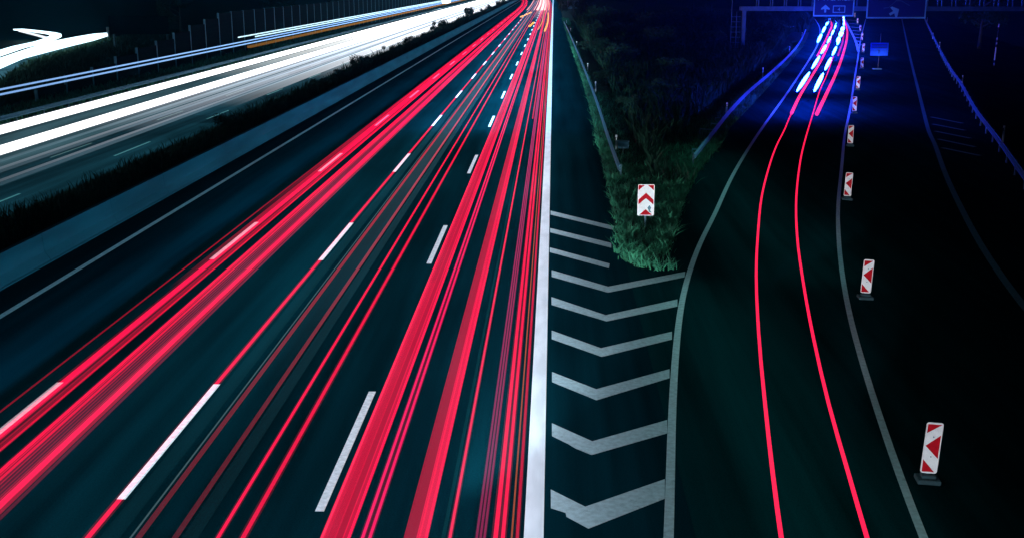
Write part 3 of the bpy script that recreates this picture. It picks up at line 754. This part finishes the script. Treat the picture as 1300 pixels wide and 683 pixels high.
trail('narrow twin pink-red streaks between the two widest bands', [(-.335, .05, (1, .004, .12), .85, 1.0), (-.322, .05, (1, .004, .12), .85, 1.0), (-.329, .12, RED, .03, .4)], .8, group=G1)
trail('second widest red band, with ribbed texture, near the middle of the right lane', [(-.240, .34, RED, .32, .85), (-.228, .16, RED, .62, .4), (-.221, .04, RED, .3, .3), (-.233, .03, RED, .15, .2), (-.19, .06, (.1, .8, .9), .02, .03)], .8, group=G1)
trail('lone thin coral streak right of the second widest band', [(-.178, .045, (1, .02, .09), .9, 1.1)], .8, group=G1)
trail('faint triple maroon streaks close to the thick white line', [(-.130, .035, (1, .04, .25), .22, .8), (-.123, .035, (1, .04, .25), .22, .8), (-.116, .035, (1, .04, .25), .22, .8), (-.145, .08, RED, .01, 1.1, 70, 640)], .8, group=G1)
trail('bright twin red streaks nearest to the thick white line', [(-.096, .07, RED, .9, 1.1), (-.083, .06, RED, .9, 1.1), (-.067, .025, (1, .18, .05), .30, .8), (-.057, .045, RED, .45, 1.1)], .8, group=G1)
# traffic far up the road: warm cores and blinking indicators
CORE = (1.0, .42, .38)
trail('pale pink core of dense traffic lights at the far end of the motorway', [(-.9, .3, CORE, 1.2, 1.2), (-.55, .6, CORE, 2.2, 2.2), (-.40, .6, CORE, 2.6, 2.6), (-.3, .5, CORE, 1.9, 1.9), (-.66, .25, CORE, 1.2, 1.2), (-.16, .16, (1, .4, .15), 1.2, 1.2), (-.45, 1.6, CORE, .0, .9, 240, 640, 250, 420), (-.2, 1.0, CORE, .0, .8, 280, 640, 280, 430)], .9, ya=330, yb=640, group='far traffic lights')
AMB = (1.0, .42, .04)
def free(name, label, pts, prof, m, cat='light trail', group=None, step=3.0):
    P = spline(pts, step); t = empty(name, P[0]); tag(t, label, cat, group)
    obj('streak', sweep([p-P[0] for p in P], prof), m, t); return t
am = light('amber_lamp_streak', AMB, 1.5); am2 = light('dull_amber_streak', (1, .45, .08), .13, .4, 110, 300)
def blink(label, pts, n, z=.9):
    P = [at(*p, z) for p in pts]; t = empty('indicator_trail', P[0]); tag(t, label, 'light trail', 'amber indicator trails')
    for k in range(n):
        a = P[0].lerp(P[-1], k/n); b = P[0].lerp(P[-1], (k+.62)/n)
        obj('flash', sweep([a-P[0], b-P[0]], prof_rect(.34, .2)), am, t)
blink('blinking yellow indicator trail on the left of the far traffic', [(661, 22), (676, 15.5)], 3)
blink('blinking yellow indicator trail in the middle of the far traffic', [(672, 34), (679, 28)], 2)
free('indicator_trail', 'curved orange-yellow streak near the white line far up the road', [at(691.5, 40, .9), at(694.5, 32, .9), at(696, 24, .9), at(696, 17, .9)], prof_rect(.26, .12), am, group='amber indicator trails')
free('indicator_trail', 'yellow streak left of the curved one among the far red lights', [at(683, 38, .9), at(688, 29, .9), at(690, 20, .9), at(692, 12, .9)], prof_rect(.18, .1), light('pale_amber_streak', (1, .35, .08), .9), group='amber indicator trails')

# oncoming carriageway: headlamps
WH = (1.0, .96, .93); WC = (.80, .90, 1.0)
G2 = 'white headlight trails on the oncoming carriageway'
def xt(label, streaks, ya, yb, group=G2):
    t = empty('light_trail', (streaks[0][0], ya, 0)); tag(t, label, 'light trail', group)
    for (x, z, w, h, m, *r) in streaks:
        a, b = r if r else (ya, yb)
        obj('streak', sweep([Vector((x-t.location.x, q-ya, z)) for q in (a, (a+b)/2, b)], prof_rect(w, h)), m, t)
wn = light('headlamp_streak', WH, 1.9, 4.0, 50, 220); ws = light('soft_headlamp_streak', (.85, .88, 1), .0, 1.5, 70, 205)
ws2 = light('softer_headlamp_streak', (.75, .85, 1), .06, .7, 45, 150); ws3 = light('softest_headlamp_streak', (.55, .8, 1), .02, .35, 45, 140)
xt('outermost thick white light band on the oncoming carriageway', [(-35.35, -.1, .58, .06, wn), (-34.50, -.1, .54, .06, wn), (-33.90, -.1, .20, .06, wn), (-35.80, -.1, .16, .05, ws3), (-33.68, -.1, .12, .05, ws3)], 20, 640)
xt('second thick white light band, inside the dark gap', [(-31.25, -.15, .54, .06, wn), (-30.32, -.15, .74, .06, wn), (-32.6, -.12, 1.5, .05, light('merging_headlamp_streak', WH, .0, 1.6, 110, 230)), (-29.85, -.15, .14, .05, ws2), (-31.62, -.15, .12, .05, ws3)], 20, 640)
xt('soft grey-white light streaks over the middle lane of the oncoming carriageway', [(-27.75, -.15, .22, .06, ws2), (-27.3, -.15, .30, .05, ws3), (-26.05, -.15, .20, .06, ws2), (-25.6, -.15, .34, .05, ws3), (-28.9, -.15, .30, .05, ws3), (-28.7, -.15, .9, .06, ws), (-26.9, -.15, 1.0, .06, ws), (-29.5, -.1, .4, .06, ws)], 20, 640)
xt('white light spreading over the inner lane of the oncoming carriageway far away', [(-24.7, -.15, 1.3, .2, light('far_headlamp_streak', (.90, .93, 1), .0, 1.5, 85, 190)), (-23.1, -.15, 1.2, .2, light('far_inner_streak', (.90, .93, 1), .0, 1.2, 110, 210))], 80, 640)
bl = light('blue_white_streak', (.26, .50, .95), .8, 2.6, 60, 260); bl2 = light('pale_blue_streak', (.55, .85, 1.0), 1.3, 2.6, 100, 260)
xt('long pair of thin pale blue streaks in front of the noise wall', [(-34.0, 2.5, .10, .10, bl), (-32.5, 2.5, .10, .10, bl)], 30, 620, 'truck light trails by the noise wall')
ys_ = at(303, 48, 3.05).y
xt('shorter pair of white-blue streaks above the long pair', [(-34.0, 3.05, .11, .11, bl2, at(303, 48, 3.05).y, 620), (-32.6, 3.05, .11, .11, bl2, at(325, 47, 3.05).y, 620)], ys_, 620, 'truck light trails by the noise wall')
xt('dull orange streak below the blue streaks by the noise wall', [(-36.2, 1.35, .42, .25, am2)], at(312, 60, 1.35).y, 560, 'truck light trails by the noise wall')
p = at(578, 6, 1.4)
xt('dazzling white lamp glare at the far top of the oncoming carriageway', [(-35.5, 2.6, 1.6, 1.6, light('glare', WH, 6.0))], 380, 392, 'far traffic lights')

# loop road at the upper left
lp = light('loop_headlamp_streak', (.66, .92, 1.0), 2.6); lp2 = light('loop_dim_streak', (.86, .93, 1.0), 1.2)
G3 = 'white light trails on the loop road'
low = [at(*q, .4) for q in [(-60, 113), (-20, 97), (0, 87), (30, 74), (62, 62), (95, 53), (118, 48), (135, 44)]]
t = empty('light_trail', low[0]); tag(t, 'broad white wedge of light on the loop road at the upper left edge', 'light trail', G3)
o0 = low[0].copy()
A = [at(*q, .4) for q in [(-60, 108), (0, 77), (30, 66.5), (62, 56), (95, 49.5), (118, 45.5), (136, 44)]]
B = [at(*q, .4) for q in [(-60, 124), (0, 88), (30, 75), (62, 66.5), (95, 58), (118, 52.5), (137, 46.5)]]
def slab(A, B, th, o):
    V = []
    for a, b in zip(A, B): V += [a-o, b-o, b-o+Vector((0, 0, th)), a-o+Vector((0, 0, th))]
    Fc = []
    for i in range(len(A)-1):
        for k in range(4): Fc.append((4*i+k, 4*i+(k+1) % 4, 4*i+4+(k+1) % 4, 4*i+4+k))
    Fc += [(0, 1, 2, 3), tuple(4*(len(A)-1)+k for k in (3, 2, 1, 0))]
    return V, Fc
obj('streak', slab(A, B, .25, o0), lp, t)
free('light_trail', 'white hook-shaped light streak turning back above the wedge of light', [at(*q, .9) for q in [(-70, 93), (-30, 78), (0, 68), (25, 60), (50, 54.5), (66, 49), (71, 46), (68, 43.5), (55, 41.5), (38, 39.5), (23, 38)]], prof_rect(1.6, .2), lp, group=G3, step=4)
free('light_trail', 'dim white streak inside the hook of light', [at(*q, .8) for q in [(60, 49), (48, 45.5), (36, 42.5), (26, 40)]], prof_rect(.7, .15), lp2, group=G3, step=4)
loop = spline([at(*q) for q in [(-120, 142), (-60, 112), (0, 79), (30, 69), (62, 61), (95, 53), (118, 48), (137, 44.5), (160, 38)]], 6)
for q in loop: q.z = ZL
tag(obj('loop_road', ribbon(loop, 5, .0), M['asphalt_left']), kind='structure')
pts = []
P1 = [q for q in loop]
for i in range(16000):
    p, dr = along(P1, random.random()*length(P1)); s = Vector((dr.y, -dr.x, 0)); q = p + s*(2.6+abs(random.gauss(0, 1))*6)
    if q.x < -45: pts.append((q.x, q.y, ZL-.12, 1.6))
tag(obj('bank_grass', blades(pts, .3, .8, .12, .35), M['weed']), label='rough grass bank lit below the bright loop road at the upper left', cat='grass', kind='stuff')
p = at(137.3, 45); t = empty('white_marker', p); tag(t, 'small pale post at the end of the bright loop road light', 'marker post')
obj('shaft', cyl((0, 0, -.8), (0, 0, 1.3), .3, .25, 8), M['post_white'], t); obj('cap', cyl((0, 0, 1.301), (0, 0, 1.4), .27, .2, 8), M['steel_dull'], t)

# ramp: one car's tail lamps and the convoy with blue flashing lamps
rr = light('ramp_tail_streak', (1, .012, .075), 1.25, 1.6, 20, 90); rd = light('ramp_dim_streak', (1, .02, .15), .55); rb = light('ramp_bright_streak', (1, .03, .16), 1.3)
G4 = 'red tail light trails on the ramp'
free('light_trail', 'long red streak bowing left along the ramp, left one of the pair', [at(*q, .8) for q in [(1001, 740), (992, 683), (981, 600), (970, 500), (963, 420), (960, 350), (962, 300), (967, 250), (977, 210), (986, 185), (996, 165), (1005, 144), (1020, 115), (1037, 88), (1048, 68), (1055, 50), (1056, 36), (1052, 24)]], prof_round(.037), rr, group=G4, step=1.5)
free('light_trail', 'long red streak bowing right down the ramp, right one of the pair', [at(*q, .8) for q in [(1119, 740), (1101, 683), (1077, 600), (1052, 512), (1033, 430), (1020, 360), (1012, 300), (1011, 250), (1016, 205), (1023, 175), (1032, 145), (1041, 115), (1050, 95), (1058, 72)]], prof_round(.037), rr, group=G4, step=1.5)
free('light_trail', 'thicker pink-red streak ending on the right of the ramp', [at(*q, .8) for q in [(1037, 145), (1050, 118), (1062, 92), (1070, 70), (1075, 50), (1075, 36), (1070, 22)]], prof_round(.13), rb, group=G4)
free('light_trail', 'thicker red streak ending on the left of the ramp below the blue flashes', [at(*q, .8) for q in [(1005, 144), (1016, 121), (1030, 98), (1043, 76), (1052, 56)]], prof_round(.11), rb, group=G4)
free('light_trail', 'short pink streak left of the flashing blue rows', [at(*q, .8) for q in [(1038, 71), (1046, 56), (1054, 38), (1056, 30), (1050, 20)]], prof_round(.13), rb, group=G4)
free('light_trail', 'faint short pink streak between the flashing blue rows', [at(*q, .8) for q in [(1064, 71), (1070, 52), (1071, 36)]], prof_round(.10), rd, group=G4)
BL = light('blue_flash', (1.0, 5.0, 95.0), 1.0, clear=False)
def flashes(label, pts, n, r, z=2.0, duty=.78):
    P = spline([at(*q, z) for q in pts], 2.0); L = length(P); t = empty('flashing_light_trail', P[0]); tag(t, label, 'light trail', 'blue flashing light trails on the ramp')
    # flashes sized so that each covers the same time of travel
    for k in range(n):
        a, b = L*(k/n), L*((k+duty)/n); V = []; m = 5; rows = []
        for i in range(m+1):
            p, dr = along(P, a+(b-a)*i/m); rr_ = r*(.4, .85, 1, 1, .85, .4)[i]; rows.append((p-P[0], dr, rr_))
        for (p, dr, q) in rows:
            s = Vector((dr.y, -dr.x, 0)).normalized()
            for j in range(8):
                ang = 2*math.pi*j/8; V.append(p + s*q*math.cos(ang) + Vector((0, 0, q*math.sin(ang))))
        Fc = [(i*8+j, i*8+(j+1) % 8, i*8+8+(j+1) % 8, i*8+8+j) for i in range(m) for j in range(8)] + [tuple(range(8))[::-1], tuple(range(m*8, m*8+8))]
        obj('flash', (V, Fc), BL, t)
flashes('left long row of white-blue flashes curving up the ramp', [(1012, 116), (1022, 101), (1033, 84), (1044, 66), (1054, 48), (1061, 32), (1062, 18)], 9, .13)
flashes('right long row of white-blue flashes curving up the ramp', [(1034, 116), (1042, 100), (1050, 84), (1059, 66), (1066, 50), (1071, 36), (1071, 20)], 9, .14)
flashes('short row of white-blue flashes at the left edge of the ramp', [(1038, 54), (1043, 44), (1048, 34), (1053, 24), (1053, 16)], 5, .19)
flashes('short stubby row of flashes left of the right long row', [(1063, 54), (1067, 43), (1070, 34)], 3, .2)

# warning lamps in the gap of the signs
for (px, py, lab) in ((1080.5, 15, 'lower round white warning lamp in the gap between the gantry signs'), (1082, 4, 'upper round white warning lamp in the gap between the gantry signs')):
    p = at(px, py, 1.2); t = empty('warning_lamp', p); tag(t, lab, 'lamp', 'warning lamps beyond the gantry')
    bm = bmesh.new(); bmesh.ops.create_icosphere(bm, subdivisions=2, radius=.32 if py > 10 else .5); bm.verts.index_update()
    obj('lens', ([tuple(v.co) for v in bm.verts], [tuple(v.index for v in f.verts) for f in bm.faces]), light('lamp_lens', (1.2, 1.4, 4), 1.0, clear=False), t); bm.free()
    obj('stand', cyl((0, 0, -1.2), (0, 0, -.3), .06), M['steel_dull'], t)

# ------------------------------------------------------------------ headlamps of the cars on the ramp (they light the beacons ahead)
def headlamp(p, d, power, half, col=(1.0, .95, .95)):
    l = bpy.data.lights.new('headlamp', 'SPOT'); l.energy = power; l.spot_size = 2*half; l.spot_blend = 1.0; l.shadow_soft_size = .12; l.color = col
    o = bpy.data.objects.new('headlamp', l); COL.objects.link(o); o.location = p
    o.rotation_euler = d.to_track_quat('-Z', 'Z').to_euler(); return o
mid = [Vector(((a.x+b.x)/2, (a.y+b.y)/2, .75)) for a, b in zip([along(rampL, length(rampL)*k/30)[0] for k in range(31)], [along(rampR, min(length(rampR), length(rampR)*k/30))[0] for k in range(31)])]

targets = [at(px, py, .65) for px, py in spots]
for i, T in enumerate(targets):
    back = 11 + i*1.2
    # the lamp is where a car on the ramp would be, about back metres before the beacon
    y = T.y - back
    lx = min(along(rampL, 0)[0].x, 99)
    best = min(mid, key=lambda q: abs(q.y-y)); x = best.x + .7
    p = Vector((x, y, .75)); headlamp(p, T-p, 3600*(1+i*.25)*(1 if i < 4 else 3), R(7 if i < 3 else 3.6), (.85, .92, 1))
T = at(819, 270, 1.0)
headlamp(Vector((-1.2, T.y-26, .8)), T-Vector((-1.2, T.y-26, .8)), 15000, R(5))

# main carriageway headlamps that graze the grass edge, the guard rail and the marker posts
for (p, T, w, a) in (((-2, 16, .7), (2.9, 44, .2), 14000, 13), ((-2, 42, .7), (3.2, 80, .4), 24000, 7), ((-2, 74, .7), (3.4, 120, .5), 45000, 6), ((-2, 110, .7), (3.4, 170, .6), 80000, 6)):
    headlamp(Vector(p), Vector(T)-Vector(p), w, R(a), (.6, .9, 1))
